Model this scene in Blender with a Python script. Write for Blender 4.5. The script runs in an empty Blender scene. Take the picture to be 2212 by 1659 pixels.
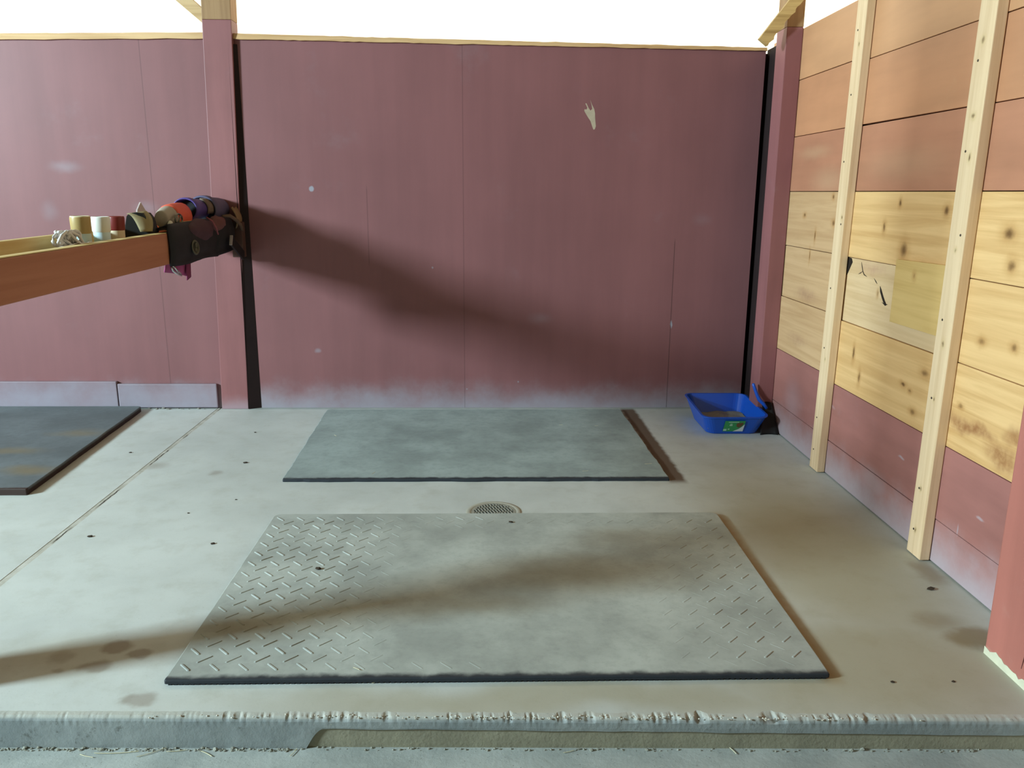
import bpy, bmesh, math, random
from mathutils import Vector, Matrix, noise

random.seed(7)
SC = bpy.context.scene
COL = SC.collection
R = math.radians

# ------------------------------------------------------------------ materials
def lin(c):
    """sRGB 0-255 -> linear rgba"""
    o = []
    for v in c[:3]:
        v = v / 255.0
        o.append(v / 12.92 if v <= 0.04045 else ((v + 0.055) / 1.055) ** 2.4)
    return (*o, 1.0)

class NT:
    def __init__(self, name):
        self.m = bpy.data.materials.new(name)
        self.m.use_nodes = True
        self.t = self.m.node_tree
        self.n = self.t.nodes
        self.b = self.n['Principled BSDF']
        self.b.inputs['Specular IOR Level'].default_value = 0.35
        self._co = None
    def new(self, typ, **kw):
        nd = self.n.new(typ)
        for k, v in kw.items():
            setattr(nd, k, v)
        return nd
    def link(self, a, b):
        self.t.links.new(a, b)
    def put(self, sock, v):
        if hasattr(v, 'is_linked') or hasattr(v, 'links'):
            self.link(v, sock)
        else:
            sock.default_value = v
    def co(self):
        if self._co is None:
            self._co = self.new('ShaderNodeTexCoord').outputs['Object']
        return self._co
    def sep(self):
        if not hasattr(self, '_sep'):
            s = self.new('ShaderNodeSeparateXYZ')
            self.link(self.co(), s.inputs[0])
            self._sep = s.outputs
        return self._sep
    def math(self, op, a, b=0.0, clamp=False):
        nd = self.new('ShaderNodeMath', operation=op, use_clamp=clamp)
        self.put(nd.inputs[0], a)
        self.put(nd.inputs[1], b)
        return nd.outputs[0]
    def noise(self, scale, detail=4.0, rough=0.55, vec=None, stretch=None, dist=0.0):
        v = vec or self.co()
        if stretch:
            mp = self.new('ShaderNodeMapping')
            mp.inputs['Scale'].default_value = stretch
            self.link(v, mp.inputs['Vector'])
            v = mp.outputs[0]
        nd = self.new('ShaderNodeTexNoise')
        nd.inputs['Scale'].default_value = scale
        nd.inputs['Detail'].default_value = detail
        nd.inputs['Roughness'].default_value = rough
        nd.inputs['Distortion'].default_value = dist
        self.link(v, nd.inputs['Vector'])
        return nd.outputs['Fac']
    def rng(self, v, a, b, c=0.0, d=1.0, smooth=True):
        nd = self.new('ShaderNodeMapRange')
        nd.interpolation_type = 'SMOOTHSTEP' if smooth else 'LINEAR'
        self.put(nd.inputs['Value'], v)
        nd.inputs['From Min'].default_value = a
        nd.inputs['From Max'].default_value = b
        nd.inputs['To Min'].default_value = c
        nd.inputs['To Max'].default_value = d
        return nd.outputs[0]
    def mix(self, f, a, b, mode='MIX'):
        nd = self.new('ShaderNodeMix', data_type='RGBA', blend_type=mode)
        self.put(nd.inputs[0], f)
        self.put(nd.inputs[6], a)
        self.put(nd.inputs[7], b)
        return nd.outputs[2]
    def spots(self, lst, wob=0.0, wscale=20.0):
        """max of soft ellipses: (centre, radii, inner fraction)"""
        v = self.co()
        if wob:
            nz = self.new('ShaderNodeTexNoise')
            nz.inputs['Scale'].default_value = wscale
            nz.inputs['Detail'].default_value = 3
            self.link(v, nz.inputs['Vector'])
            sb = self.new('ShaderNodeVectorMath', operation='SUBTRACT')
            self.link(nz.outputs['Color'], sb.inputs[0])
            sb.inputs[1].default_value = (.5, .5, .5)
            ml = self.new('ShaderNodeVectorMath', operation='MULTIPLY_ADD')
            self.link(sb.outputs[0], ml.inputs[0])
            ml.inputs[1].default_value = (wob,) * 3
            self.link(v, ml.inputs[2])
            v = ml.outputs[0]
        out = None
        for c, r, inner, amt in lst:
            mp = self.new('ShaderNodeMapping', vector_type='TEXTURE')
            mp.inputs['Location'].default_value = c
            mp.inputs['Scale'].default_value = r
            self.link(v, mp.inputs['Vector'])
            ln = self.new('ShaderNodeVectorMath', operation='LENGTH')
            self.link(mp.outputs[0], ln.inputs[0])
            o = self.rng(ln.outputs['Value'], inner, 1.0, amt, 0.0)
            out = o if out is None else self.math('MAXIMUM', out, o)
        return out
    def bump(self, h, dist=0.002, strength=0.5):
        nd = self.new('ShaderNodeBump')
        nd.inputs['Strength'].default_value = strength
        nd.inputs['Distance'].default_value = dist
        self.put(nd.inputs['Height'], h)
        self.link(nd.outputs[0], self.b.inputs['Normal'])
    def done(self, colour, rough=0.6, metal=0.0, spec=None):
        self.put(self.b.inputs['Base Color'], colour)
        self.put(self.b.inputs['Roughness'], rough)
        self.b.inputs['Metallic'].default_value = metal
        if spec is not None:
            self.b.inputs['Specular IOR Level'].default_value = spec
        return self.m

def plain(name, c, rough=0.5, var=0.12, scale=14, metal=0.0, spec=None, bump=0.0):
    t = NT(name)
    n = t.noise(scale, 4)
    c = lin(c)
    lo = tuple(x * (1 - var) for x in c[:3]) + (1,)
    hi = tuple(min(1, x * (1 + var)) for x in c[:3]) + (1,)
    col = t.mix(n, lo, hi)
    if bump:
        t.bump(t.noise(scale * 8, 3), 0.002, bump)
    return t.done(col, rough, metal, spec)

def wood(name, c1, c2, axis=1, knots=(), rough=0.62, grain=1.0, spotcol=(92, 58, 26), halo=(178, 128, 70), stains=(), stainc=(120, 70, 40), shade=0.0, spec=None):
    t = NT(name)
    st = [26.0, 26.0, 26.0]; st[axis] = 1.1
    g = t.noise(1.0 * grain, 6, 0.6, stretch=tuple(st), dist=0.6)
    big = t.noise(1.6, 3)
    col = t.mix(t.rng(g, .32, .70), lin(c1), lin(c2))
    rnd = t.new('ShaderNodeNewGeometry').outputs['Random Per Island']
    col = t.mix(t.rng(rnd, 0, 1, 0.0, 0.22), col, lin(c2))
    col = t.mix(t.math('MULTIPLY', t.rng(big, .35, .7), .25), col, lin(c1))
    if stains:
        s = t.spots(stains, .06, 9)
        col = t.mix(t.math('MULTIPLY', s, t.rng(t.noise(40, 4), .2, .7, .5, 1.)), col, lin(stainc))
    if knots:
        hl = [(c, tuple(x * 2.4 for x in r), .15, .55) for c, r in knots]
        rk = random.Random(len(knots))
        kk = [(c, tuple(x * 1.1 for x in r), .1, rk.uniform(.45, .9)) for c, r in knots]
        col = t.mix(t.spots(hl, .02, 30), col, lin(halo))
        col = t.mix(t.spots(kk, .012, 60), col, lin(spotcol))
    t.bump(g, .0012, .35)
    return t.done(col, rough, spec=spec)

def painted(name, c, dust, z0=0.0, z1=0.25, amt=0.8, axis=2, rough=0.5, marks=(), stretch=(5, 5, .7), var=.14, seams=(), spec=0.3, scuff=.22):
    t = NT(name)
    cl = lin(c)
    n = t.noise(1.0, 5, .6, stretch=stretch)
    b = t.noise(2.2, 3)
    f = t.math('ADD', t.math('MULTIPLY', n, .6), t.math('MULTIPLY', b, .4))
    col = t.mix(t.rng(f, .3, .7), tuple(x * (1 - var) for x in cl[:3]) + (1,), tuple(min(1, x * (1 + var)) for x in cl[:3]) + (1,))
    z = t.sep()[2]
    zz = t.math('ADD', z, t.math('MULTIPLY', t.math('SUBTRACT', t.noise(5, 5, .65), .5), (z1 - z0) * .9))
    d = t.rng(zz, z0, z1, amt, 0.0)
    # scattered dusty scuffs
    sc = t.math('MULTIPLY', t.rng(t.noise(2.7, 5, .7), .58, .85), scuff)
    d = t.math('MAXIMUM', d, sc)
    if marks:
        d = t.math('MAXIMUM', d, t.spots(marks, .03, 14))
    col = t.mix(d, col, lin(dust))
    if seams:
        x = t.sep()[0]
        m = None
        for sx, zlo, zhi, a in seams:
            w = t.math('ABSOLUTE', t.math('SUBTRACT', x, sx))
            s = t.rng(w, .0012, .0035, a, 0)
            s = t.math('MULTIPLY', s, t.math('MULTIPLY', t.rng(z, zlo - .05, zlo), t.rng(z, zhi, zhi + .05, 1, 0)))
            m = s if m is None else t.math('MAXIMUM', m, s)
        col = t.mix(m, col, (.03, .015, .015, 1))
    t.bump(t.math('ADD', n, t.math('MULTIPLY', t.noise(60, 3), .4)), .0015, .25)
    return t.done(col, rough, spec=spec)

# ------------------------------------------------------------------ mesh helpers
class MB:
    def __init__(self):
        self.bm = bmesh.new()
        self.mi = 0
    def _tag(self, fs):
        for f in fs:
            f.material_index = self.mi
    def box(self, x0, x1, y0, y1, z0, z1, bev=0.0, M=None):
        r = bmesh.ops.create_cube(self.bm, size=1.0)
        vs = r['verts']
        for v in vs:
            v.co = Vector((x0 + (v.co.x + .5) * (x1 - x0), y0 + (v.co.y + .5) * (y1 - y0), z0 + (v.co.z + .5) * (z1 - z0)))
        if M is not None:
            for v in vs:
                v.co = M @ v.co
        fs = {f for v in vs for f in v.link_faces}
        self._tag(fs)
        if bev:
            es = {e for v in vs for e in v.link_edges}
            rr = bmesh.ops.bevel(self.bm, geom=list(es), offset=bev, segments=2, profile=.6, affect='EDGES')
            self._tag(rr['faces'])
        return vs
    def hexa(self, p, bev=0.0):
        """8 points: bottom 4 ccw then top 4"""
        vs = [self.bm.verts.new(q) for q in p]
        fs = [self.bm.faces.new([vs[i] for i in f]) for f in ((3, 2, 1, 0), (4, 5, 6, 7), (0, 1, 5, 4), (1, 2, 6, 5), (2, 3, 7, 6), (3, 0, 4, 7))]
        self._tag(fs)
        if bev:
            es = {e for v in vs for e in v.link_edges}
            rr = bmesh.ops.bevel(self.bm, geom=list(es), offset=bev, segments=2, profile=.6, affect='EDGES')
            self._tag(rr['faces'])
    def loft(self, rings, close=True, cap0=True, cap1=True):
        V = [[self.bm.verts.new(p) for p in r] for r in rings]
        fs = []
        n = len(V[0])
        for a, b in zip(V, V[1:]):
            for i in range(n if close else n - 1):
                j = (i + 1) % n
                fs.append(self.bm.faces.new((a[i], a[j], b[j], b[i])))
        if cap0:
            fs.append(self.bm.faces.new(list(reversed(V[0]))))
        if cap1:
            fs.append(self.bm.faces.new(V[-1]))
        self._tag(fs)
        return V
    def lathe(self, prof, c=(0, 0, 0), axis=(0, 0, 1), n=32, cap0=True, cap1=True, sx=1., sy=1.):
        q = Vector((0, 0, 1)).rotation_difference(Vector(axis).normalized()).to_matrix()
        rings = []
        for r, z in prof:
            rings.append([Vector(c) + q @ Vector((r * sx * math.cos(2 * math.pi * i / n), r * sy * math.sin(2 * math.pi * i / n), z)) for i in range(n)])
        return self.loft(rings, True, cap0, cap1)
    def tube(self, pts, r, n=8):
        pts = [Vector(p) for p in pts]
        rings = []
        up = Vector((0.13, .21, 1)).normalized()
        for i, p in enumerate(pts):
            d = (pts[min(i + 1, len(pts) - 1)] - pts[max(i - 1, 0)]).normalized()
            a = d.cross(up)
            if a.length < 1e-3:
                a = d.cross(Vector((1, 0, 0)))
            a.normalize()
            b = d.cross(a)
            rr = r[i] if isinstance(r, (list, tuple)) else r
            rings.append([p + rr * (math.cos(2 * math.pi * k / n) * a + math.sin(2 * math.pi * k / n) * b) for k in range(n)])
        return self.loft(rings)
    def prism(self, poly, d):
        """polygon of 3d points extruded by vector d"""
        d = Vector(d)
        return self.loft([[Vector(p) for p in poly], [Vector(p) + d for p in poly]])
    def sheet(self, grid):
        V = [[self.bm.verts.new(p) for p in row] for row in grid]
        fs = []
        for a, b in zip(V, V[1:]):
            for i in range(len(a) - 1):
                fs.append(self.bm.faces.new((a[i], a[i + 1], b[i + 1], b[i])))
        self._tag(fs)
        return V
    def blob(self, c, r, seed=0, rough=.35, sub=1, M=None):
        rr = bmesh.ops.create_icosphere(self.bm, subdivisions=sub, radius=1)
        c = Vector(c)
        for v in rr['verts']:
            k = 1 + rough * noise.noise(v.co * 1.7 + Vector((seed * 3.1, seed * 1.7, 0)))
            q = Vector((v.co.x * r[0], v.co.y * r[1], v.co.z * r[2])) * k
            if M is not None:
                q = M @ q
            v.co = q + c
        self._tag({f for v in rr['verts'] for f in v.link_faces})
    def build(self, name, mats, parent=None, smooth=False, loc=None, solid=0, sub=0):
        me = bpy.data.meshes.new(name)
        bmesh.ops.recalc_face_normals(self.bm, faces=self.bm.faces[:])
        if smooth:
            for f in self.bm.faces:
                f.smooth = True
        if loc is not None:
            bmesh.ops.translate(self.bm, vec=-Vector(loc), verts=self.bm.verts[:])
        self.bm.to_mesh(me)
        self.bm.free()
        o = bpy.data.objects.new(name, me)
        for m in (mats if isinstance(mats, (list, tuple)) else [mats]):
            me.materials.append(m)
        if loc is not None:
            o.location = loc
        COL.objects.link(o)
        if parent is not None:
            o.parent = parent
            o.matrix_parent_inverse = Matrix.Translation(-Vector(parent.location))
        if solid:
            md = o.modifiers.new('thickness', 'SOLIDIFY')
            md.thickness = solid
            md.offset = 0
        if sub:
            md = o.modifiers.new('smooth', 'SUBSURF')
            md.levels = md.render_levels = sub
        return o

def tag(o, label=None, cat=None, group=None, kind=None):
    if label: o['label'] = label
    if cat: o['category'] = cat
    if group: o['group'] = group
    if kind: o['kind'] = kind
    return o

def empty(name, loc, label, cat, group=None):
    o = bpy.data.objects.new(name, None)
    o.empty_display_size = .05
    o.location = loc
    COL.objects.link(o)
    return tag(o, label, cat, group)

def struct(o, label=None, cat=None):
    return tag(o, label, cat, kind='structure')

# ------------------------------------------------------------------ camera
f_px = 1740.0
pitch, yaw, roll = 0.23369782, 0.02716935, 0.00629325
fw = Vector((math.sin(yaw) * math.cos(pitch), math.cos(yaw) * math.cos(pitch), -math.sin(pitch)))
r0 = Vector((math.cos(yaw), -math.sin(yaw), 0))
u0 = r0.cross(fw)
rt = math.cos(roll) * r0 + math.sin(roll) * u0
up = -math.sin(roll) * r0 + math.cos(roll) * u0
cam = bpy.data.cameras.new('camera')
cam.sensor_width = 36
cam.sensor_fit = 'HORIZONTAL'
cam.lens = 36 * f_px / 2212
cam.clip_start = .05
co = bpy.data.objects.new('camera', cam)
co.matrix_world = Matrix(((rt.x, up.x, -fw.x, 0), (rt.y, up.y, -fw.y, 0), (rt.z, up.z, -fw.z, 1.3), (0, 0, 0, 1)))
COL.objects.link(co)
SC.camera = co

# ------------------------------------------------------------------ shared materials
M_pine = wood('pine_post', (214, 184, 128), (186, 148, 92), axis=2)
M_stud = wood('stud_wood', (234, 204, 166), (212, 178, 138), axis=2, grain=1.2,
              knots=[((1.562, 2.70, 1.78), (.03, .010, .014)), ((1.562, 2.70, 1.55), (.03, .012, .010)), ((1.562, 2.69, 1.42), (.03, .008, .016)),
                     ((1.562, 2.70, .80), (.03, .008, .014)), ((1.562, 2.72, .26), (.03, .006, .01)), ((1.562, 2.72, .10), (.03, .007, .012)),
                     ((1.562, 2.70, 1.12), (.03, .006, .009)), ((1.562, 2.71, .6), (.03, .005, .010)), ((1.562, 3.62, 1.92), (.03, .007, .012)),
                     ((1.562, 3.62, 1.2), (.03, .008, .010)), ((1.562, 3.65, .55), (.03, .006, .01))], halo=(205, 175, 125))
M_bare = wood('bare_wood', (162, 126, 88), (138, 102, 68), axis=2)
M_rail = wood('stained_rail_wood', (180, 122, 92), (164, 106, 77), axis=1, grain=.8, rough=.5)
M_railin = wood('rail_top_wood', (216, 196, 140), (196, 168, 108), axis=1)
M_red_post = painted('red_post_paint', (138, 88, 88), (168, 152, 160), 0.0, .10, .55, stretch=(8, 8, .8))
M_wall = painted('maroon_wall_paint', (130, 85, 86), (154, 152, 162), -0.05, .20, .85, var=.09, scuff=.12, stretch=(6, 6, .5),
                 seams=((-.16, -.1, 2.2, .30), (1.095, -.1, 1.0, .55), (-.72, .9, 1.3, .35), (-1.95, -.1, 2.2, .35)),
                 marks=((( -1.04, 4.83, 1.312), (.016, .06, .022), .5, .9), ((1.099, 4.83, .525), (.009, .06, .03), .4, .95),
                        ((-2.433, 4.83, 1.427), (.13, .06, .05), .0, .3), ((-2.0, 4.83, 1.2), (.10, .06, .06), .0, .22),
                        ((-2.55, 4.83, 1.18), (.07, .06, .08), .0, .18), ((.30, 4.83, .56), (.10, .06, .05), 0., .15),
                        ((1.25, 4.83, 1.15), (.08, .06, .05), 0., .1), ((-.35, 4.83, .86), (.008, .06, .012), .2, .6),
                        ((-1.05, 4.83, .36), (.03, .06, .02), .2, .4), ((.17, 4.83, .16), (.008, .06, .008), .2, .7), ((-.15, 4.83, .12), (.008, .06, .008), .2, .7)))
M_dark = plain('corner_shade_dark', (40, 28, 28), .75, .25, 9, spec=.2)
M_cap = wood('weathered_cap_wood', (216, 178, 132), (180, 138, 92), axis=0)

# ------------------------------------------------------------------ floor
def floor_mat():
    t = NT('stall_concrete')
    b = t.noise(1.3, 5, .6)
    f = t.noise(9, 6, .65)
    sp = t.noise(120, 3)
    col = t.mix(t.rng(b, .3, .7), lin((182, 186, 182)), lin((200, 204, 200)))
    col = t.mix(t.math('MULTIPLY', t.rng(f, .45, .75), .35), col, lin((164, 164, 152)))
    col = t.mix(t.math('MULTIPLY', t.rng(sp, .6, .8), .25), col, lin((120, 116, 104)))
    # blotches of damp / dung on the slab
    bl = t.spots([((-1.09, 2.14, 0), (.055, .045, .2), .5, .55), ((-1.01, 2.10, 0), (.045, .035, .2), .5, .5), ((-1.11, 2.04, 0), (.06, .04, .2), .4, .5),
                  ((-1.23, 2.09, 0), (.05, .045, .2), .3, .4), ((-1.20, 2.02, 0), (.03, .02, .2), .3, .35), ((-.92, 1.885, 0), (.06, .04, .2), .5, .45),
                  ((1.47, 2.15, 0), (.13, .085, .2), .45, .75), ((1.40, 2.25, 0), (.12, .09, .2), .1, .45),
                  ((-1.30, 3.64, 0), (.05, .05, .2), .1, .4), ((-1.62, 3.75, 0), (.09, .08, .2), .1, .3), ((1.55, 2.58, 0), (.07, .14, .2), .2, .6)], .05, 18)
    col = t.mix(bl, col, lin((112, 86, 62)))
    # amber dirt along the right edges of the two mats
    y = t.sep()[1]; x = t.sep()[0]
    wn = t.math('MULTIPLY', t.math('SUBTRACT', t.noise(16, 4), .5), .03)
    e1 = t.math('ABSOLUTE', t.math('ADD', t.math('SUBTRACT', x, .935), wn))
    m1 = t.math('MULTIPLY', t.rng(e1, .008, .048, .75, 0), t.math('MULTIPLY', t.rng(y, 1.90, 1.97), t.rng(y, 3.08, 3.16, 1, 0)))
    col = t.mix(m1, col, lin((150, 108, 54)))
    xx = t.math('SUBTRACT', x, t.math('MULTIPLY', t.math('SUBTRACT', y, 4.2), -.018))
    e2 = t.math('ABSOLUTE', t.math('ADD', t.math('SUBTRACT', xx, .855), t.math('MULTIPLY', wn, 1.0)))
    m2 = t.math('MULTIPLY', t.rng(e2, .028, .055, .92, 0), t.math('MULTIPLY', t.rng(y, 3.46, 3.54), t.rng(y, 4.76, 4.83, 1, 0)))
    col = t.mix(m2, col, lin((84, 60, 36)))
    # brown tint paints the dimmer, warmer light on the slab, mostly at right
    warm_tint = t.spots([((1.25, 2.75, 0), (.55, 1.3, .5), .2, .66), ((1.1, 2.0, 0), (.8, .5, .5), .2, .62), ((.2, 1.86, 0), (1.3, .12, .5), .2, .5), ((-1.25, 2.08, 0), (.35, .16, .5), .0, .35)], .25, 3)
    col = t.mix(warm_tint, col, lin((146, 132, 92)))
    # dark dirt line against the walls
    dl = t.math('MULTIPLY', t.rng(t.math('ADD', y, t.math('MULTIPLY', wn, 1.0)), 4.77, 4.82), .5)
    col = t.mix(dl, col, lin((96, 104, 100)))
    t.bump(t.math('ADD', f, t.math('MULTIPLY', sp, .3)), .002, .3)
    return t.done(col, .62, spec=.4)
M_floor = floor_mat()

def curb_mat():
    t = NT('curb_concrete')
    b = t.noise(3, 5, .65)
    f = t.noise(26, 5, .7)
    col = t.mix(t.rng(b, .3, .7), lin((132, 138, 138)), lin((158, 162, 160)))
    z = t.sep()[2]; x = t.sep()[0]
    # pale dust caught on the worn top arris
    col = t.mix(t.rng(z, -.012, -.002, 0, .6), col, lin((196, 192, 180)))
    col = t.mix(t.rng(f, .60, .72, 0, .6), col, lin((84, 82, 74)))
    t.bump(f, .004, .5)
    return t.done(col, .8, spec=.25)
M_curb = curb_mat()
M_curb_low = plain('old_slab_concrete', (150, 144, 124), .85, .35, 12, spec=.2, bump=.6)

def aisle_mat():
    t = NT('aisle_concrete')
    b = t.noise(4, 5, .6); f = t.noise(45, 5, .7); s = t.noise(160, 2)
    col = t.mix(t.rng(b, .3, .7), lin((150, 154, 150)), lin((180, 183, 178)))
    col = t.mix(t.rng(f, .6, .75, 0, .5), col, lin((206, 206, 198)))
    col = t.mix(t.rng(s, .66, .74, 0, .6), col, lin((98, 94, 84)))
    t.bump(f, .003, .5)
    return t.done(col, .8, spec=.25)
M_aisle = aisle_mat()
def joint_mat():
    t = NT('joint_filler')
    x, y, z = t.sep()
    c = t.noise(14, 5, .65)
    col = t.mix(t.rng(c, .35, .7), lin((168, 164, 152)), lin((196, 194, 186)))
    wx = t.math('ADD', x, t.math('MULTIPLY', t.math('SUBTRACT', t.noise(9, 4), .5), .02))
    w_ = t.rng(t.math('ABSOLUTE', t.math('SUBTRACT', wx, -1.657)), .0016, .0042, 1, 0)
    on = t.rng(t.noise(1.0, 3, .6, stretch=(.1, 3.2, .1)), .47, .56)
    col = t.mix(t.math('MULTIPLY', w_, on), col, lin((44, 36, 28)))
    t.bump(c, .003, .5)
    return t.done(col, .85, spec=.2)
M_joint = joint_mat()

def edge_y(x):  # line of the slab's front edge
    return 1.795 - .023 * x

# slab: top surface + worn front arris + face, as one mesh
m = MB()
NX = 900
XA, XB = -7.6, 1.62
def slab_rows(x):
    y = edge_y(x)
    w = max(0.0, 1 - ((x - .15) / .95) ** 4) if -.8 < x < 1.1 else 0.0
    w = .25 + .9 * w
    n1 = noise.noise(Vector((x * 16, 0, 1.3))); n2 = noise.noise(Vector((x * 42, 2, .3))); n3 = noise.noise(Vector((x * 90, 5, .3)))
    chip = max(0, .55 * n1 + .5 * n2 + .3 * n3) * .021 * w
    chip2 = max(0, .5 * n2 + .6 * n3) * .016 * w
    return [(x, y + .045, 0), (x, y + .022 + chip, 0), (x, y + .009 + chip, -.0015 - chip2 * .6), (x, y + .003 + chip * .4, -.006 - chip * .5),
            (x, y + .001 * n3, -.013 - chip * .25), (x, y + .0012 * n1, -.030)]
xs = [XA + (XB - XA) * (i / NX) for i in range(NX + 1)]
xs = sorted(set([round(-1.7 + 3.32 * i / 1100, 5) for i in range(1101)] + [-7.6, -5, -4, -3, -2.4, -2.0]))
rows = [slab_rows(x) for x in xs]
m.mi = 0
# the top in two bays either side of the joint under the rail
JX0, JX1 = -1.674, -1.648
def bay(x0, x1):
    a, b = edge_y(x0) + .045, edge_y(x1) + .045
    m.hexa([(x0, a, -.09), (x1, b, -.09), (x1, 5.02, -.09), (x0, 5.02, -.09), (x0, a, 0), (x1, b, 0), (x1, 5.02, 0), (x0, 5.02, 0)])
bay(XA, JX0)
bay(JX1, XB)
m.mi = 2
m.box(JX0 - .002, JX1 + .002, 1.87, 4.84, -.05, -.0012)
m.mi = 0
for a, b in zip(rows, rows[1:]):
    q = [[a[0], a[1]], [b[0], b[1]]]
    m.sheet(q)
m.mi = 1
for a, b in zip(rows, rows[1:]):
    for k in range(1, 5):
        m.sheet([[a[k], a[k + 1]], [b[k], b[k + 1]]])
# full-height face on the left, undercut step on the right
def low(x):
    t_ = min(1, max(0, (x + .475) / .05))
    t_ = math.sin(t_ * math.pi / 2)
    return -.095 + t_ * .060 + .0022 * noise.noise(Vector((x * 9, 3, 0))) - .012 * min(1, max(0, x + .2) / 1.6)
for a, b in zip(rows, rows[1:]):
    pa, pb = a[5], b[5]
    m.sheet([[pa, (pa[0], pa[1] + .001, low(pa[0])), (pa[0], pa[1] + .022, low(pa[0]) + .001)], [pb, (pb[0], pb[1] + .001, low(pb[0])), (pb[0], pb[1] + .022, low(pb[0]) + .001)]])
m.mi = 3
m.hexa([(-.50, edge_y(-.5) + .008, -.11), (1.62, edge_y(1.62) + .008, -.11), (1.62, 2.0, -.11), (-.50, 2.0, -.11),
        (-.50, edge_y(-.5) + .005, -.025), (1.62, edge_y(1.62) + .005, -.025), (1.62, 2.0, -.025), (-.50, 2.0, -.025)])
floor = struct(m.build('floor', [M_floor, M_curb, M_joint, M_curb_low]), 'pale concrete stall floor slab with a worn step along its front edge', 'floor')

m = MB()
m.box(-7.6, 3.0, -2.6, 2.05, -.20, -.092)
struct(m.build('floor_aisle', M_aisle), 'grey concrete aisle floor below the step', 'floor')

# crumbs of mortar and dirt along the foot of the step
m = MB()
for i in range(420):
    x = random.uniform(-1.5, 1.5)
    if random.random() < .45: x = random.uniform(-1.35, -.5)
    off = .0 if x < -.47 else .006
    s = random.uniform(.0008, .0030) * (1.7 if random.random() < .08 else 1)
    m.blob((x, edge_y(x) + off - random.uniform(.001, .012), -.092 + s * .5), (s * 1.5, s, s), i, .6, 1)
tag(m.build('mortar_crumbs', plain('crumb_dirt', (150, 148, 136), .9, .5, 60)), 'crumbs of mortar and dirt lying along the foot of the concrete step', 'crumbs', kind='stuff')
m = MB()
for i in range(220):
    x = random.gauss(.15, .5)
    if not -1.0 < x < 1.1: continue
    s = random.uniform(.0008, .0022)
    m.blob((x, edge_y(x) + random.uniform(.0, .016), -.004 + random.uniform(0, .004)), (s * 1.6, s * 1.2, s), i, .7, 1)
tag(m.build('edge_grit', plain('grit_pale', (206, 200, 186), .9, .25, 60)), 'pale broken grit along the worn top edge of the step', 'grit', kind='stuff')
# straw bits at the foot of the step and on the floor
m = MB()
def straw(x, y, z, L, a, bend=.15, r=.0009):
    pts = []
    for k in range(6):
        t_ = k / 5 - .5
        pts.append((x + L * t_ * math.cos(a) - bend * L * (t_ * t_) * math.sin(a), y + L * t_ * math.sin(a) + bend * L * t_ * t_ * math.cos(a), z + .0006))
    m.tube(pts, r, 5)
for (x, y, z, L, a) in [(-.86, 1.795, -.09, .07, .5), (-.95, 1.795, -.09, .11, .05), (-.80, 1.80, -.09, .05, .1), (-.72, 1.79, -.09, .04, 2.6), (-1.02, 1.785, -.09, .04, -.3),
                        (-.5, 1.79, -.09, .03, 1.2), (.2, 1.78, -.09, .03, .3), (.62, 1.78, -.09, .035, 2.), (-.37, 1.99, .019, .022, 2.6), (-.31, 1.955, .002, .03, .7),
                        (.45, 3.62, .0125, .03, .2), (.77, 3.72, .0125, .035, .1), (-.84, 4.2, .0125, .025, 2.2), (.6, 4.38, .0125, .02, .1), (.4, 4.4, .0125, .02, .1), (-.55, 3.6, .0125, .03, 1.2)]:
    straw(x, y, z, L, a)
tag(m.build('straw_bits', plain('straw_pale', (214, 204, 170), .7, .2, 30)), 'loose pale straw bits scattered on the mats and along the step', 'straw', kind='stuff')
m = MB()
for i, (x, y, s) in enumerate([(-1.54, 2.92, .008), (-1.203, 3.787, .008), (1.49, 2.456, .010), (-1.60, 2.35, .008), (.08, 3.00, .007), (-.60, 2.60, .008), (-1.05, 2.85, .007),
                               (-1.83, 3.95, .006), (1.10, 1.93, .005), (1.27, 1.93, .004), (-1.1, 3.3, .004), (-1.3, 4.3, .005), (-1.25, 3.15, .004)]):
    z = .0185 if (-.88 < x < .92 and 1.95 < y < 3.09) else .0
    m.blob((x, y, z + s * .3), (s * 1.5, s, s * .5), i, .5, 1)
tag(m.build('dirt_specks', plain('dirt_dark', (58, 46, 34), .9, .3, 40)), 'small dark dirt crumbs dropped about on the concrete and mats', 'dirt', kind='stuff')
m = MB()
for i in range(60):
    x = random.uniform(-2.9, -2.15) if i < 45 else random.uniform(-2.1, -1.7)
    s = random.uniform(.003, .010)
    m.blob((x, 4.81 - random.uniform(0, .025), s * .35), (s * 1.4, s, s * .7), i, .7, 1)
tag(m.build('sweepings', plain('sweepings_mixed', (130, 128, 120), .9, .8, 30)), 'line of sweepings along the kick board behind the left mat', 'dirt', kind='stuff')

# ------------------------------------------------------------------ back wall
def lerp(a, b, t_): return a + (b - a) * t_
def capz(x): return lerp(2.118, 2.087, (x + 1.39) / 2.9)      # right panel top
m = MB()
m.hexa([(-1.43, 4.83, 0), (1.557, 4.83, 0), (1.557, 4.88, 0), (-1.43, 4.88, 0),
        (-1.43, 4.83, capz(-1.43)), (1.557, 4.83, capz(1.557)), (1.557, 4.88, capz(1.557)), (-1.43, 4.88, capz(-1.43))])
wb = struct(m.build('wall_back', M_wall), 'maroon painted board wall at the back of the stall', 'wall')
m = MB()
poly = [(.567, 1.817), (.578, 1.79), (.592, 1.765), (.597, 1.742), (.598, 1.72), (.600, 1.70), (.604, 1.672), (.598, 1.655), (.590, 1.653), (.582, 1.672), (.572, 1.70),
        (.560, 1.716), (.545, 1.738), (.535, 1.755), (.537, 1.765), (.547, 1.762), (.552, 1.772), (.540, 1.795), (.546, 1.797), (.560, 1.770), (.570, 1.757), (.580, 1.766), (.576, 1.785)]
m.prism([(x, 4.8295, z) for x, z in poly], (0, .001, 0))
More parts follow.
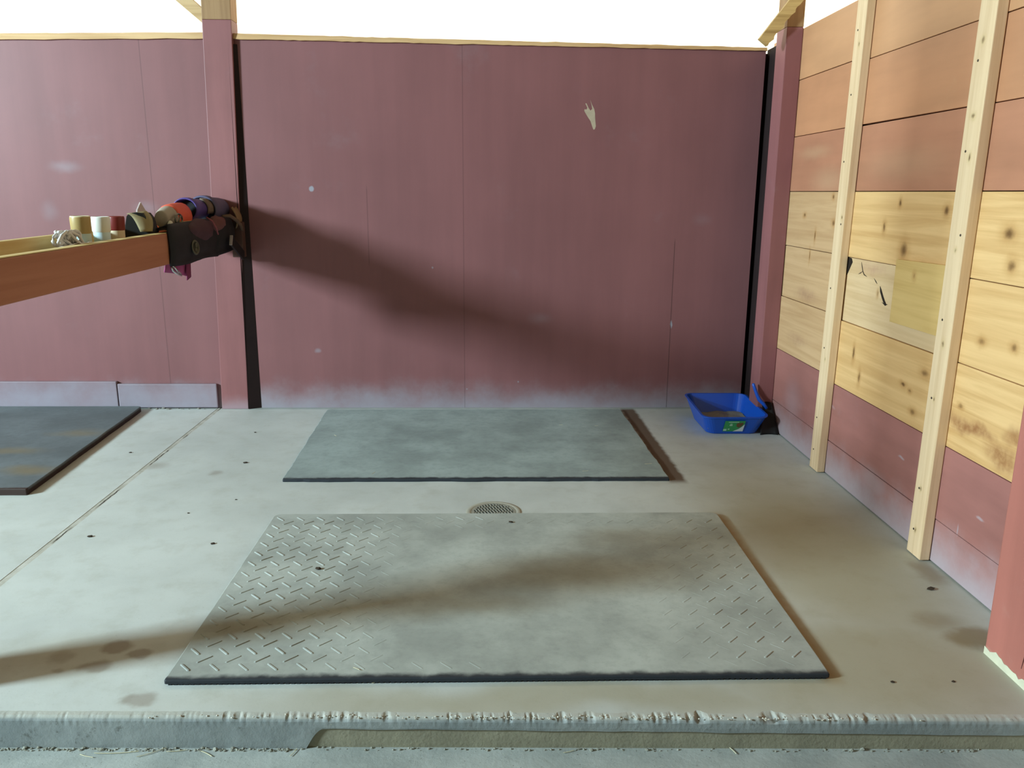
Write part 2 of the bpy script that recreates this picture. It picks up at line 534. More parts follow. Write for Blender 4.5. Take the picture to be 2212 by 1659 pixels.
m.build('paint_scrape', plain('scraped_plywood', (176, 160, 138), .8, .18, 25), wb)['label'] = 'pale bare scrape'
m = MB()
m.hexa([(-7.6, 4.83, 0), (-1.644, 4.83, 0), (-1.644, 4.88, 0), (-7.6, 4.88, 0), (-7.6, 4.83, 2.0285), (-1.588, 4.83, 2.118), (-1.588, 4.88, 2.118), (-7.6, 4.88, 2.0285)])
wbl = struct(m.build('wall_back_left', M_wall), 'maroon painted board wall behind the left stall', 'wall')

def cap(x0, x1, zf, th, name, label):
    mm = MB()
    n = 90
    rows = []
    for i in range(n + 1):
        x = lerp(x0, x1, i / n)
        j1 = .003 * noise.noise(Vector((x * 9, 0, 2))) + .002 * noise.noise(Vector((x * 31, 0, 2)))
        j2 = .004 * noise.noise(Vector((x * 7, 4, 2))) + .003 * noise.noise(Vector((x * 27, 7, 2)))
        z = zf(x)
        t_ = th(x)
        rows.append([(x, 4.815, z - .002 + j2), (x, 4.90, z), (x, 4.90, z + t_), (x, 4.85, z + t_ + j1), (x, 4.822, z + t_ * .8 + j1)])
    mm.loft(rows)
    struct(mm.build(name, M_cap), label, 'trim')
cap(-1.425, 1.56, capz, lambda x: lerp(.032, .020, (x + 1.4) / 3), 'trim_1', 'weathered bare wood cap along the top of the back wall')
cap(-7.6, -1.590, lambda x: lerp(2.075, 2.118, (x + 4.5) / 2.88), lambda x: .036, 'trim_2', 'weathered bare wood cap on the wall behind the left stall')

# kick board on the left part of the back wall
M_kick = painted('kickboard_paint', (132, 106, 112), (150, 146, 158), -.1, .34, .85, stretch=(.8, 6, 6))
m = MB()
m.box(-7.6, -2.268, 4.805, 4.829, .006, .170, .004)
m.box(-2.264, -1.668, 4.808, 4.829, .006, .155, .006)
struct(m.build('baseboard_left', M_kick), 'dusty maroon kick board along the foot of the left wall', 'baseboard')

# strips coloured dark to stand for the shade in the corners
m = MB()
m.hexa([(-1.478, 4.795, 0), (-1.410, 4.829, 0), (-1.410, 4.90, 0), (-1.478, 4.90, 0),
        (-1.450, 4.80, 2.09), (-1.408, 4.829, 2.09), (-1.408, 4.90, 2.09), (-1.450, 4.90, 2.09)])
struct(m.build('trim_3_shade', M_dark), 'narrow strip painted dark for the shade between centre post and back wall', 'trim')
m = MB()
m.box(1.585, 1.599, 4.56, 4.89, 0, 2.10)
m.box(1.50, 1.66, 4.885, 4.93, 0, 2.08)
struct(m.build('trim_4_shade', M_dark), 'strip painted dark for the shade in the corner behind the corner post', 'trim')

# ------------------------------------------------------------------ posts
def post(name, label, p0, p1, sx, sy, zsplit, H, cat='post', redmat=None, chip=None):
    """square post leaning from p0 (x,y left-front at z=0) to p1 (at z=H); red paint below zsplit, bare wood above"""
    root = empty(name, (p0[0] + sx / 2, p0[1] + sy / 2, 0), label, cat)
    def cor(z):
        t_ = z / H
        x, y = lerp(p0[0], p1[0], t_), lerp(p0[1], p1[1], t_)
        w = lerp(sx[0], sx[1], t_) if isinstance(sx, tuple) else sx
        return [(x, y, z), (x + w, y, z), (x + w, y + sy, z), (x, y + sy, z)]
    mm = MB()
    if zsplit:
        mm.hexa(cor(0) + cor(zsplit), .004)
        mm.build('painted_shaft', redmat or M_red_post, root)['label'] = 'maroon painted lower shaft'
    mm = MB()
    mm.hexa(cor(zsplit + .0005) + cor(H), .004)
    mm.build('bare_shaft', M_bare, root)['label'] = 'bare wooden upper shaft'
    return root
post('wooden_post', 'centre square post, maroon below and bare wood on top, where the rail ends', (-1.642, 4.70 + .1), (-1.562, 4.80), .160, .115, 2.212, 3.05)
post('wooden_post', 'slim maroon corner post beside the blue tray', (1.513, 4.385), (1.513, 4.385), .086, .15, 2.13, 3.05)
post('wooden_post', 'front post carrying the near end of the rail', (-1.655, 1.90), (-1.655, 1.90), .165, .115, 2.2, 3.05)
M_red_end = painted('red_end_post_paint', (172, 106, 94), (206, 196, 180), -.02, .035, 1.0, stretch=(7, 7, .6))
root = empty('wooden_post', (1.53, 1.80, -.09), 'thick red post at the right edge of the photo with chipped pale foot', 'post')
m = MB()
m.box(1.44, 1.598, 1.55, 2.071, -.09, 1.05, .006)
m.build('lower_shaft', M_red_end, root)
m = MB()
m.box(1.47, 1.598, 1.40, 2.0, 1.051, 3.05, .006)
m.build('upper_shaft', M_red_end, root)
m = MB()
pts = []
for i in range(40):
    y = 2.071 - .013 * i
    pts.append([(1.4393, y, 0.0), (1.4393, y, .024 + .014 * noise.noise(Vector((y * 30, 1, 1))) + .010 * noise.noise(Vector((y * 90, 1, 1)))), ])
m.sheet([[p[0] for p in pts], [p[1] for p in pts]])
m.build('chipped_foot', plain('chipped_bare_wood', (208, 204, 178), .8, .2, 30), root, solid=.001)['label'] = 'pale chipped foot'
m = MB()
m.tube([(1.4395, 1.905, .30), (1.4395, 1.915, .24), (1.4395, 1.900, .18), (1.4395, 1.905, .10), (1.4395, 1.912, .05)], [.0005, .0016, .0014, .0018, .0006], 6)
m.build('crack', plain('crack_dark', (80, 34, 32), .9), root)['label'] = 'dark vertical crack'

# ------------------------------------------------------------------ right wall
root_wr = None
m = MB()
m.box(1.622, 1.66, 1.5, 4.90, -.05, 2.12)
wr = struct(m.build('wall_right', plain('wall_backing', (60, 42, 36), .9, .2)), 'boarded right wall, red above and below a band of bare pine', 'wall')
K = lambda y, z, a, b: ((1.6, y, z), (.03, a, b))
pine_knots = [K(3.185, 1.269, .012, .018), K(3.295, 1.172, .013, .022), K(3.117, 1.092, .030, .036), K(2.851, 1.247, .018, .020), K(4.155, 1.195, .018, .012), K(3.795, 1.169, .02, .016),
              K(3.824, 1.289, .014, .012), K(2.486, 1.185, .034, .022), K(2.452, 1.088, .024, .022), K(2.548, .835, .022, .014), K(2.383, .845, .018, .014),
              K(3.004, .584, .022, .010), K(2.949, .570, .014, .008), K(2.912, .497, .022, .014), K(3.697, .531, .01, .008), K(3.375, .526, .012, .03), K(2.613, .60, .016, .010),
              K(4.00, 1.09, .009, .03), K(3.45, .62, .012, .035), K(2.86, .66, .03, .014)]
big_stain = [((1.6, 2.55, .545), (.06, .24, .035), .1, .85), ((1.6, 2.36, .50), (.06, .14, .07), .1, .8), ((1.6, 2.30, .58), (.06, .10, .05), .1, .7)]
M_pineA = wood('pine_board', (228, 186, 130), (202, 156, 100), axis=1, knots=pine_knots, stains=big_stain, stainc=(140, 84, 44))
M_pineB = wood('pine_board_pinkish', (220, 188, 146), (200, 164, 120), axis=1, knots=[K(3.30, .90, .008, .014)],
               stains=[((1.6, 3.37, 1.0), (.06, .2, .05), 0, .5), ((1.6, 4.1, .80), (.06, .22, .05), 0, .5)], stainc=(172, 124, 104))
M_pineC = wood('pine_board_dusty', (206, 168, 126), (184, 144, 102), axis=1, knots=[K(4.155, 1.195, .018, .012), K(3.795, 1.169, .02, .016), K(3.824, 1.289, .014, .012), K(4.0, 1.10, .009, .03), K(4.05, 1.0, .007, .03)],
               stains=[((1.6, 4.05, .80), (.06, .22, .05), 0, .6), ((1.6, 4.1, .56), (.06, .2, .05), 0, .4)], stainc=(150, 108, 84))
M_patch = wood('greenish_board', (220, 184, 120), (200, 162, 98), axis=1, knots=[K(2.985, 1.005, .012, .016)])
M_redup = painted('faded_red_stain', (198, 146, 106), (204, 174, 134), -2, -1, .1, stretch=(6, .7, 6), var=.12,
                  marks=(((1.6, 3.9, 1.36), (.08, .3, .10), 0, .4), ((1.6, 4.1, 1.50), (.08, .3, .05), 0, .4), ((1.6, 3.2, 1.42), (.08, .5, .10), 0, .3)))
M_redlow = painted('worn_red_paint', (160, 106, 98), (178, 166, 172), -.02, .22, .85, stretch=(6, .8, 6), var=.2,
                   marks=(((1.6, 4.1, .2), (.08, .18, .2), 0, .25), ((1.6, 3.15, .12), (.08, .2, .09), .2, .5), ((1.6, 2.95, .30), (.05, .03, .008), .3, .6),
                          ((1.6, 2.42, .27), (.05, .03, .008), .3, .55), ((1.6, 2.53, .18), (.05, .006, .03), .3, .55), ((1.6, 3.6, .33), (.05, .03, .01), .2, .3)))
B1, B2, B3 = (3.62, 4.83), (2.69, 3.62), (1.56, 2.69)
def boards(name, mats, specs, parent, label):
    mm = MB()
    for mi, y0, y1, z0, z1, dx, tz in specs:
        mm.mi = mi
        g = .0015
        mm.hexa([(1.6 + dx, y0 + g, z0 + g), (1.622, y0 + g, z0 + g), (1.622, y1 - g, z0 + g + tz), (1.6 + dx, y1 - g, z0 + g + tz),
                 (1.6 + dx, y0 + g, z1 - g), (1.622, y0 + g, z1 - g), (1.622, y1 - g, z1 - g + tz * 0), (1.6 + dx, y1 - g, z1 - g)], .002)
    o = mm.build(name, mats, parent)
    o['label'] = label
    return o
M_redmid = painted('faded_red_stain_mid', (190, 134, 98), (200, 164, 124), -2, -1, .1, stretch=(6, .7, 6), var=.14, scuff=.5)
M_redlow2 = painted('faded_red_stain_low', (178, 122, 94), (192, 154, 120), -2, -1, .1, stretch=(6, .7, 6), var=.16, scuff=.6,
                    marks=(((1.6, 3.9, 1.36), (.08, .3, .10), 0, .5), ((1.6, 4.1, 1.50), (.08, .3, .05), 0, .45), ((1.6, 3.2, 1.42), (.08, .5, .10), 0, .3)))
boards('upper_boards', [M_redup, M_redmid, M_redlow2], [
    (0, *B1, 1.874, 2.126, 0, 0), (0, *B2, 1.858, 2.126, .001, 0), (0, *B3, 1.851, 2.126, 0, 0),
    (1, *B1, 1.592, 1.874, .001, 0), (1, *B2, 1.588, 1.858, 0, .004), (1, *B3, 1.586, 1.851, .0015, 0),
    (2, *B1, 1.313, 1.592, 0, 0), (2, *B2, 1.313, 1.588, .0015, 0), (2, *B3, 1.313, 1.586, .001, 0)], wr, 'faded red upper boards')
boards('bare_boards', [M_pineA, M_pineB, M_pineC], [
    (2, *B1, 1.030, 1.313, .001, 0), (0, *B2, 1.027, 1.313, 0, 0), (0, *B3, 1.030, 1.313, 0, 0),
    (2, *B1, .755, 1.030, .003, 0), (1, *B2, .740, 1.027, .006, 0), (0, *B3, .742, 1.030, .001, 0),
    (2, *B1, .462, .755, 0, 0), (0, *B2, .440, .740, .001, 0), (0, *B3, .440, .742, 0, 0)], wr, 'bare pine boards')
boards('lower_boards', [M_redlow], [
    (0, *B1, .165, .462, 0, 0), (0, *B2, .165, .440, .001, 0), (0, *B3, .165, .440, 0, 0),
    (0, *B1, .004, .165, .001, 0), (0, *B2, .004, .165, 0, 0), (0, *B3, .004, .165, .0015, 0)], wr, 'worn red lower boards')
m = MB()
m.hexa([(1.584, 2.765, .811), (1.599, 2.765, .811), (1.599, 3.134, .809), (1.584, 3.134, .809), (1.584, 2.765, 1.062), (1.599, 2.765, 1.062), (1.599, 3.134, 1.055), (1.584, 3.134, 1.055)], .002)
m.build('patch_board', M_patch, wr)['label'] = 'greenish patch board'
# splits and the broken notch in the pale board
m = MB()
def crack(pts, w):
    n = len(pts)
    L, Rr = [], []
    for i, (y, z) in enumerate(pts):
        a = pts[max(i - 1, 0)]; b = pts[min(i + 1, n - 1)]
        d = Vector((b[0] - a[0], b[1] - a[1])).normalized()
        ww = w * (0.15 if i in (0, n - 1) else 1)
        L.append((1.6052, y - d.y * ww, z + d.x * ww)); Rr.append((1.6052, y + d.y * ww, z - d.x * ww))
    m.loft([[a, b, (1.6066, b[1], b[2]), (1.6066, a[1], a[2])] for a, b in zip(L, Rr)])
crack([(3.475, 1.015), (3.468, 1.0), (3.455, .978), (3.44, .965), (3.41, .958)], .0025)
crack([(3.455, .978), (3.475, .968), (3.495, .962)], .002)
crack([(3.345, .958), (3.325, .946), (3.312, .938)], .0025)
crack([(3.285, .932), (3.275, .915), (3.255, .892), (3.235, .873), (3.215, .865)], .007)
crack([(3.255, .870), (3.225, .862), (3.205, .868)], .003)
m.prism([(1.6035, 3.62, 1.026), (1.6035, 3.575, 1.024), (1.6035, 3.562, 1.008), (1.6035, 3.575, .99), (1.6035, 3.60, .955), (1.6035, 3.62, .94)], (.003, 0, 0))
m.build('split', plain('split_shadow', (38, 26, 18), .9), wr)['label'] = 'dark splits in the pale board'

# studs: flat battens with nails
def stud(label, p, lean):
    root = empty('wall_batten', (1.585, p, .006), label, 'batten', 'upright battens on the right wall')
    mm = MB()
    H = 3.0
    mm.hexa([(1.562, p - .047, .004), (1.5985, p - .047, .004), (1.5985, p + .047, .004), (1.562, p + .047, .004),
             (1.562, p - .047 + lean, H), (1.5985, p - .047 + lean, H), (1.5985, p + .047 + lean, H), (1.562, p + .047 + lean, H)], .003)
    mm.build('batten_board', M_stud, root)
    for z in (.10, .26, .60, .88, 1.17, 1.44, 1.72, 1.98):
        for s in ((-.02,) if int(z * 100) % 2 else (.018,)):
            mm = MB()
            mm.lathe([(.0001, 0), (.0042, 0), (.0042, .0015), (.003, .0022), (.0001, .0022)], (1.5625, p + s + lean * z / H, z), (-1, 0, 0), 10)
            mm.build('nail_head', M_nail, root)
    return root
M_nail = plain('nail_rust', (70, 56, 46), .6, .2, 60, metal=.3)
stud('pale upright batten on the right wall, the farther one near the corner', 3.665, -.06)
stud('pale upright batten on the right wall, the nearer one by the red end post', 2.715, -.035)

# ------------------------------------------------------------------ braces and roof timbers
m = MB()
def bar(a, b, w, d, n=1, jag=0.0, seed=0):
    a, b = Vector(a), Vector(b)
    dd = (b - a).normalized()
    s = Vector((0, 1, 0))
    u = s.cross(dd).normalized()
    rows = []
    for i in range(n + 1):
        p = a.lerp(b, i / n)
        j = jag * (noise.noise(Vector((i * .53, seed, 0))) + .6 * noise.noise(Vector((i * 1.9, seed, 3))))
        rows.append([p - u * w / 2 - s * d / 2, p + u * (w / 2 + j) - s * d / 2, p + u * (w / 2 + j) + s * d / 2, p - u * w / 2 + s * d / 2])
    m.loft(rows)
m.prism([(-1.587, 4.82, 2.196), (-1.585, 4.82, 2.272), (-2.35, 4.82, 2.945), (-2.40, 4.82, 2.88)], (0, .08, 0))
tag(m.build('timber_brace', wood('brace_wood', (206, 172, 128), (178, 142, 96), axis=0), None), 'diagonal wooden brace running up left from the centre post', 'brace')
m = MB()
bar((1.386, 4.364, 2.050), (1.88, 4.364, 2.70), .056, .034, 60, .014, 2)
tag(m.build('timber_brace', wood('brace_wood_rough', (200, 166, 110), (150, 116, 66), axis=0), None), 'ragged-edged diagonal board across the top of the slim corner post', 'brace')
m = MB()
m.box(-7.6, 3.06, 4.80, 4.92, 3.05, 3.55, .004)
struct(m.build('trim_5', M_bare), 'roof plate beam over the back wall', 'trim')
m = MB()
m.box(-7.6, 3.06, -2.6, 5.4, 3.55, 3.62)
struct(m.build('ceiling', plain('roof_boards', (134, 124, 96), .8, .2, 4)), 'boarded roof over the stalls', 'ceiling')
m = MB()
m.box(3.0, 3.06, -2.6, 1.5, -.2, 3.55)  # unseen wall, added to cut ambient light from the right of the aisle
struct(m.build('wall_end_light_block', plain('end_light_block_brown', (104, 90, 62), .8, .2, 3)), 'unseen wall added at the right end of the aisle to cut ambient light', 'wall')
# far left wall with the opening that lets the daylight in
m = MB()
def wl(y0, y1, z0, z1): m.box(-7.66, -7.6, y0, y1, z0, z1)
wl(-2.6, -.6, -.1, 3.55); wl(.6, 4.8, -.1, 3.55); wl(-.6, .6, -.1, 2.45)
struct(m.build('wall_left', M_wall), 'maroon wall at the far left end with a high opening', 'wall')

m = MB()
m.box(-7.66, 3.06, -2.66, -2.6, -.2, 3.55)  # unseen wall, added to cut ambient light from the front
struct(m.build('wall_front_light_block', plain('front_light_block_brown', (104, 90, 62), .8, .2, 3)), 'unseen wall added across the aisle to cut ambient light', 'wall')

# ------------------------------------------------------------------ rubber mats
def mat_rubber(name, dustc, x0, x1, y0, y1, top, dust=.9, front=True, left=False, dirt_shade_spots=(), shade=(44, 48, 54)):
    t = NT(name)
    n = t.noise(3.2, 5, .6); f = t.noise(30, 4, .7)
    d = t.mix(t.rng(n, .3, .7), lin(dustc), lin(tuple(v * .84 for v in dustc)))
    d = t.mix(t.rng(f, .4, .75, 0, .3), d, lin(tuple(v * .7 for v in dustc)))
    if dirt_shade_spots:
        d = t.mix(t.spots(dirt_shade_spots, .15, 5), d, lin((132, 114, 76)))
    x, y, z = t.sep()
    # dust has worn off / not settled near the rubber's front edge and sides
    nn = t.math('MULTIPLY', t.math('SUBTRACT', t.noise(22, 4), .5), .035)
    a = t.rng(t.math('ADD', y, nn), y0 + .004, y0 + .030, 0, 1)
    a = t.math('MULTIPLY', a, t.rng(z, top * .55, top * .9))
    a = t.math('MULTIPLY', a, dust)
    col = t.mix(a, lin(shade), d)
    t.bump(f, .001, .3)
    return t.done(col, .66, spec=.3)

def mat_body(m, x0, x1, y0, y1, z0, z1, rad=.03, wob=0., seed=0, skew=0., M=None):
    """rounded-corner slab with slightly wavy outline"""
    out = []
    def seg(a, b, n):
        for i in range(n):
            out.append((lerp(a[0], b[0], i / n), lerp(a[1], b[1], i / n)))
    n = 60
    cs = [(x1 - rad, y0 + rad, -90), (x1 - rad, y1 - rad, 0), (x0 + rad, y1 - rad, 90), (x0 + rad, y0 + rad, 180)]
    rr = [.006, rad, rad, .006]
    cs = [(x1 - rr[0], y0 + rr[0], -90, rr[0]), (x1 - rr[1], y1 - rr[1], 0, rr[1]), (x0 + rr[2], y1 - rr[2], 90, rr[2]), (x0 + rr[3], y0 + rr[3], 180, rr[3])]
    arcs = []
    for cx, cy, a0, r in cs:
        arcs.append([(cx + r * math.cos(R(a0 + 90 * k / 6)), cy + r * math.sin(R(a0 + 90 * k / 6))) for k in range(7)])
    for i in range(4):
        out += arcs[i][:-1]
        seg(arcs[i][-1], arcs[(i + 1) % 4][0], n)
    P = []
    for (x, y) in out:
        w1 = wob * noise.noise(Vector((x * 6 + seed, y * 6, 0))) + wob * .5 * noise.noise(Vector((x * 25 + seed, y * 25, 5)))
        w2 = wob * noise.noise(Vector((x * 6, y * 6 + seed, 9))) + wob * .5 * noise.noise(Vector((x * 25, y * 25 + seed, 9)))
        P.append((x + w1 + skew * (y - y0), y + w2))
    def inset(d):
        cx, cy = (x0 + x1) / 2, (y0 + y1) / 2
        return [(cx + (x - cx) * (1 - d / (x1 - x0) * 2), cy + (y - cy) * (1 - d / (y1 - y0) * 2)) for x, y in P]
    i1 = inset(.004)
    rings = [[(x, y, z0) for x, y in P], [(x, y, z1 - .004) for x, y in P], [(x, y, z1 - .001) for x, y in inset(.0015)], [(x, y, z1) for x, y in i1]]
    if M is not None:
        rings = [[M @ Vector(p) for p in r] for r in rings]
    m.loft(rings)

# near mat, chequer-bar pattern worn smooth in the middle
NX0, NX1, NY0, NY1, NT_ = -.880, .934, 1.947, 3.10, .017
m = MB()
mat_body(m, NX0, NX1, NY0, NY1, .005, NT_, .03, .0015, 1)
p = .040
nx = int((NX1 - NX0 - .03) / p); ny = int((NY1 - NY0 - .05) / p)
for i in range(nx):
    for j in range(ny):
        if (i + j) % 2: continue
        x = NX0 + .036 + i * p; y = NY0 + .058 + j * p
        dx = min(x - NX0, NX1 - x); dy = min(NY1 - y, (y - NY0) * 2.2)
        left = x < 0
        wear = min(1, max(0, (.64 if left else .46) - dx) / .42)
        wear = max(wear, min(1, max(0, .22 - dy) / .2) * .5)
        wear *= .8 + .6 * noise.noise(Vector((x * 5, y * 5, 2)))
        if wear < .12: continue
        a = R(45) if i % 2 else R(-45)
        if not left and i % 2 == 0: wear *= .25
        h = .0026 * wear
        L, w = .0265, .0046
        ca, sa = math.cos(a), math.sin(a)
        def q(u, v, z): return (x + u * ca - v * sa, y + u * sa + v * ca, z)
        base = [q(-L, 0, NT_ - .0005), q(-L * .85, -w, NT_ - .0005), q(L * .85, -w, NT_ - .0005), q(L, 0, NT_ - .0005), q(L * .85, w, NT_ - .0005), q(-L * .85, w, NT_ - .0005)]
        top = [q(-L * .82, 0, NT_ + h), q(-L * .76, -w * .4, NT_ + h), q(L * .76, -w * .4, NT_ + h), q(L * .82, 0, NT_ + h), q(L * .76, w * .4, NT_ + h), q(-L * .76, w * .4, NT_ + h)]
        m.loft([base, top], cap0=False)
# ribs under the front edge
x = NX0 + .01
while x < NX1 - .01:
    m.box(x, x + .0085, NY0 + .002, NY0 + .05, .0, .006)
    x += .0150
M_mat1 = mat_rubber('mat_rubber_near', (188, 193, 186), NX0, NX1, NY0, NY1, NT_,
                    dirt_shade_spots=[((.35, 2.55, 0), (.65, .22, .3), .0, .5), ((-.1, 2.35, 0), (.5, .12, .3), .0, .45), ((-.75, 2.2, 0), (.2, .12, .3), 0, .4), ((.5, 2.85, 0), (.35, .15, .3), 0, .35)])  # brown patches paint the warm shadow band across the mat
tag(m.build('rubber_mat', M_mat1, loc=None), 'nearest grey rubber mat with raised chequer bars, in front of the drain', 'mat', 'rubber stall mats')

FX0, FX1, FY0, FY1, FT = -.955, .830, 3.515, 4.745, .013
m = MB()
Mf = Matrix.Translation((-.06, 0, 0))
mat_body(m, FX0, FX1, FY0, FY1, .0, FT, .02, .006, 7, -.030)
M_mat2 = mat_rubber('mat_rubber_far', (170, 184, 182), FX0, FX1, FY0 + .006, FY1, FT)
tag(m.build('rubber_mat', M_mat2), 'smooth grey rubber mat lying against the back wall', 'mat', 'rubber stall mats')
m = MB()
mat_body(m, -3.83, -2.02, 3.36, 4.76, .0, .030, .02, .003, 3, -.062)
M_mat3 = mat_rubber('mat_rubber_left', (112, 122, 126), -3.8, -2.0, 3.36, 4.76, .030, shade=(52, 36, 30),  # side faces coloured dark brown for the shade they stand in
                    dirt_shade_spots=[((-2.2, 4.2, 0), (.25, .12, .3), 0, .5), ((-2.15, 3.6, 0), (.2, .1, .3), 0, .6), ((-2.4, 3.9, 0), (.25, .08, .3), 0, .5)])
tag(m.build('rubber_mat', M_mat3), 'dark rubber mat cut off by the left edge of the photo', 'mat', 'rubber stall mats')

# ------------------------------------------------------------------ floor drain
dc = (.012, 3.150, 0)
root = empty('floor_drain', dc, 'round slotted floor drain peeking out behind the nearest mat', 'drain')
M_ring = plain('drain_ring_metal', (176, 174, 160), .55, .15, 40, metal=.2)
M_grate = plain('drain_grate_metal', (158, 158, 146), .5, .2, 40, metal=.3)
m = MB()
m.lathe([(.092, .0005), (.0945, .003), (.112, .003), (.116, .0005)], dc, n=64, cap0=False, cap1=False)
m.build('drain_ring', M_ring, root, smooth=True)
m = MB()
m.lathe([(.0001, .0008), (.092, .0008)], dc, n=48, cap0=False, cap1=False)  # black disc on the solid slab, standing for the shade below the bars
m.build('drain_shade_disc', plain('drain_black', (8, 8, 8), 1.0, spec=0), root)['label'] = 'black disc standing for the shade under the grate'
m = MB()
m.lathe([(.082, .0012), (.082, .0035), (.0925, .0035), (.0925, .0012)], dc, n=56, cap0=False, cap1=False)
ang = R(112)
ux, uy = Vector((math.cos(ang), math.sin(ang), 0)), Vector((-math.sin(ang), math.cos(ang), 0))
def drain_bar(c0, c1, w):
    a = Vector(dc) + c0; b = Vector(dc) + c1
    d = (b - a).normalized(); s = Vector((-d.y, d.x, 0)) * w / 2
    m.loft([[a - s + Vector((0, 0, .001)), a + s + Vector((0, 0, .001)), a + s + Vector((0, 0, .0036)), a - s + Vector((0, 0, .0036))],
            [b - s + Vector((0, 0, .001)), b + s + Vector((0, 0, .001)), b + s + Vector((0, 0, .0036)), b - s + Vector((0, 0, .0036))]])
v = -.078
while v < .080:
    L = math.sqrt(max(0, .083 ** 2 - v * v))
    drain_bar(uy * v - ux * L, uy * v + ux * L, .0056)
    v += .0128
for u in (-.055, -.02, .02, .055):
    L = math.sqrt(.083 ** 2 - u * u)
    drain_bar(ux * u - uy * L, ux * u + uy * L, .006)
m.build('grate', M_grate, root)

# ------------------------------------------------------------------ litter tray and scoop
M_blue = plain('blue_plastic', (18, 82, 190), .32, .06, 6, spec=.5)
tc = (1.335, 4.44, 0)
root = empty('litter_tray', tc, 'bright blue plastic litter tray in the far right corner', 'tray')
def rect(cx, cy, hx, hy, r, z, n=7, fr=0.0):
    P = []
    for sx, sy, a0 in ((1, -1, -90), (1, 1, 0), (-1, 1, 90), (-1, -1, 180)):
        for k in range(n):
            a = R(a0 + 90 * k / (n - 1))
            x = cx + sx * (hx - r) + r * math.cos(a); y = cy + sy * (hy - r) + r * math.sin(a)
            zz = z
            P.append((x, y, zz))
    return P
def rimz(p):  # front dips a little in the middle
    return p
m = MB()
o_ = [rect(1.345, 4.43, .135, .165, .05, .0), rect(1.345, 4.43, .142, .172, .05, .004), rect(1.340, 4.43, .178, .232, .055, .122), rect(1.340, 4.43, .186, .240, .058, .128), rect(1.340, 4.43, .186, .240, .058, .133),
      rect(1.340, 4.43, .174, .228, .052, .133), rect(1.345, 4.43, .138, .168, .046, .008), rect(1.345, 4.43, .130, .160, .045, .006)]
def lowfront(ring):
    out = []
    for x, y, z in ring:
        f_ = max(0, (4.43 - y) / .24)
        out.append((x, y, z - .020 * f_ * (z / .133)))
    return out
m.loft([lowfront(r) for r in o_])
m.build('tray_shell', M_blue, root, smooth=False)
# sticker lies on the sloping front wall
def front(u, v):
    """u across (m from centre), v height fraction on the front wall"""
    z = lerp(.004, .100, v)
    y = lerp(4.43 - .172, 4.43 - .2335, v) - .0015
    return Vector((1.338 + u, y, z))
def quadstrip(m, uv, off=0.0):
    m.bm.faces.ensure_lookup_table()
    vs = [m.bm.verts.new(front(u, v) + Vector((0, -off, 0))) for u, v in uv]
    f_ = m.bm.faces.new(vs); f_.material_index = m.mi
m = MB()
quadstrip(m, [(-.056, .16), (.056, .16), (.056, .92), (-.056, .92)])
st = m.build('sticker', plain('sticker_green', (56, 150, 88), .45, .08, 20), root)
st['label'] = 'green and white printed sticker'
m = MB()
quadstrip(m, [(.0, .16), (.0565, .16), (.0565, .68), (.045, .50), (.03, .34)], .0006)
m.build('sticker_corner', plain('sticker_white', (214, 222, 224), .45, .05), st)['label'] = 'white corner of the sticker'
m = MB()
quadstrip(m, [(.014, .52), (.026, .44), (.038, .50), (.048, .66), (.046, .80), (.034, .76), (.022, .78), (.010, .70)], .0005)
m.build('sticker_picture', plain('sticker_brown', (104, 74, 44), .5, .3, 60), st)['label'] = 'brown picture patch'
m = MB()
for u0, u1, v0, v1 in ((-.036, .022, .80, .85), (-.026, -.010, .56, .64), (-.054, -.036, .20, .34), (-.030, -.020, .28, .36), (-.024, -.012, .66, .71)):
    quadstrip(m, [(u0, v0), (u1, v0), (u1, v1), (u0, v1)], .0006)
tag(m.build('sticker_print', plain('sticker_pale_print', (176, 214, 190), .5, .05), st), 'pale blurred print', kind='stuff')
# litter fill
m = MB()
n = 26
grid = []
for i in range(n):
    row = []
    for j in range(n):
        u, v = i / (n - 1) * 2 - 1, j / (n - 1) * 2 - 1
        x = 1.343 + u * .142; y = 4.43 + v * .178
        row.append((x, y, .038 + .012 * noise.noise(Vector((x * 14, y * 14, 0))) + .003 * noise.noise(Vector((x * 80, y * 80, 0)))))
    grid.append(row)
m.sheet(grid)
tag(m.build('cat_litter', plain('litter_grey', (150, 146, 128), .9, .35, 130, bump=.6), smooth=True), 'grey litter filling the blue tray', 'litter', kind='stuff')
root = empty('scoop_and_shade', (1.55, 4.30, .0), 'blue handle leaning in the corner behind the blue tray, with a black sheet filling the shade', 'shovel')
m = MB()
m.tube([(1.508 - .032, 4.375, .262), (1.478, 4.374, .257), (1.486, 4.370, .235), (1.499, 4.362, .20), (1.511, 4.352, .172), (1.535, 4.345, .150), (1.552, 4.335, .125)], [.004, .0085, .009, .0095, .011, .010, .008], 14)
m.build('scoop_handle', M_blue, root, smooth=True)['label'] = 'blue handle'
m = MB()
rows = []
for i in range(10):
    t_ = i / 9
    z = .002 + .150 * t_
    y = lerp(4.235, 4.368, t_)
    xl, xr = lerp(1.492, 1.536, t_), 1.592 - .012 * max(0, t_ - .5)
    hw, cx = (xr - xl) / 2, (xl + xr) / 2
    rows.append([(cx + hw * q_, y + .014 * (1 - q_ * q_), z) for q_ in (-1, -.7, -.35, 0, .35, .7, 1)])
m.sheet(rows)  # black sheet fills in the tray's dark shadow in the corner
m.build('shade_sheet', plain('shade_black', (22, 20, 20), .6, .2), root, smooth=True, solid=.004)['label'] = 'black sheet standing for the shade'

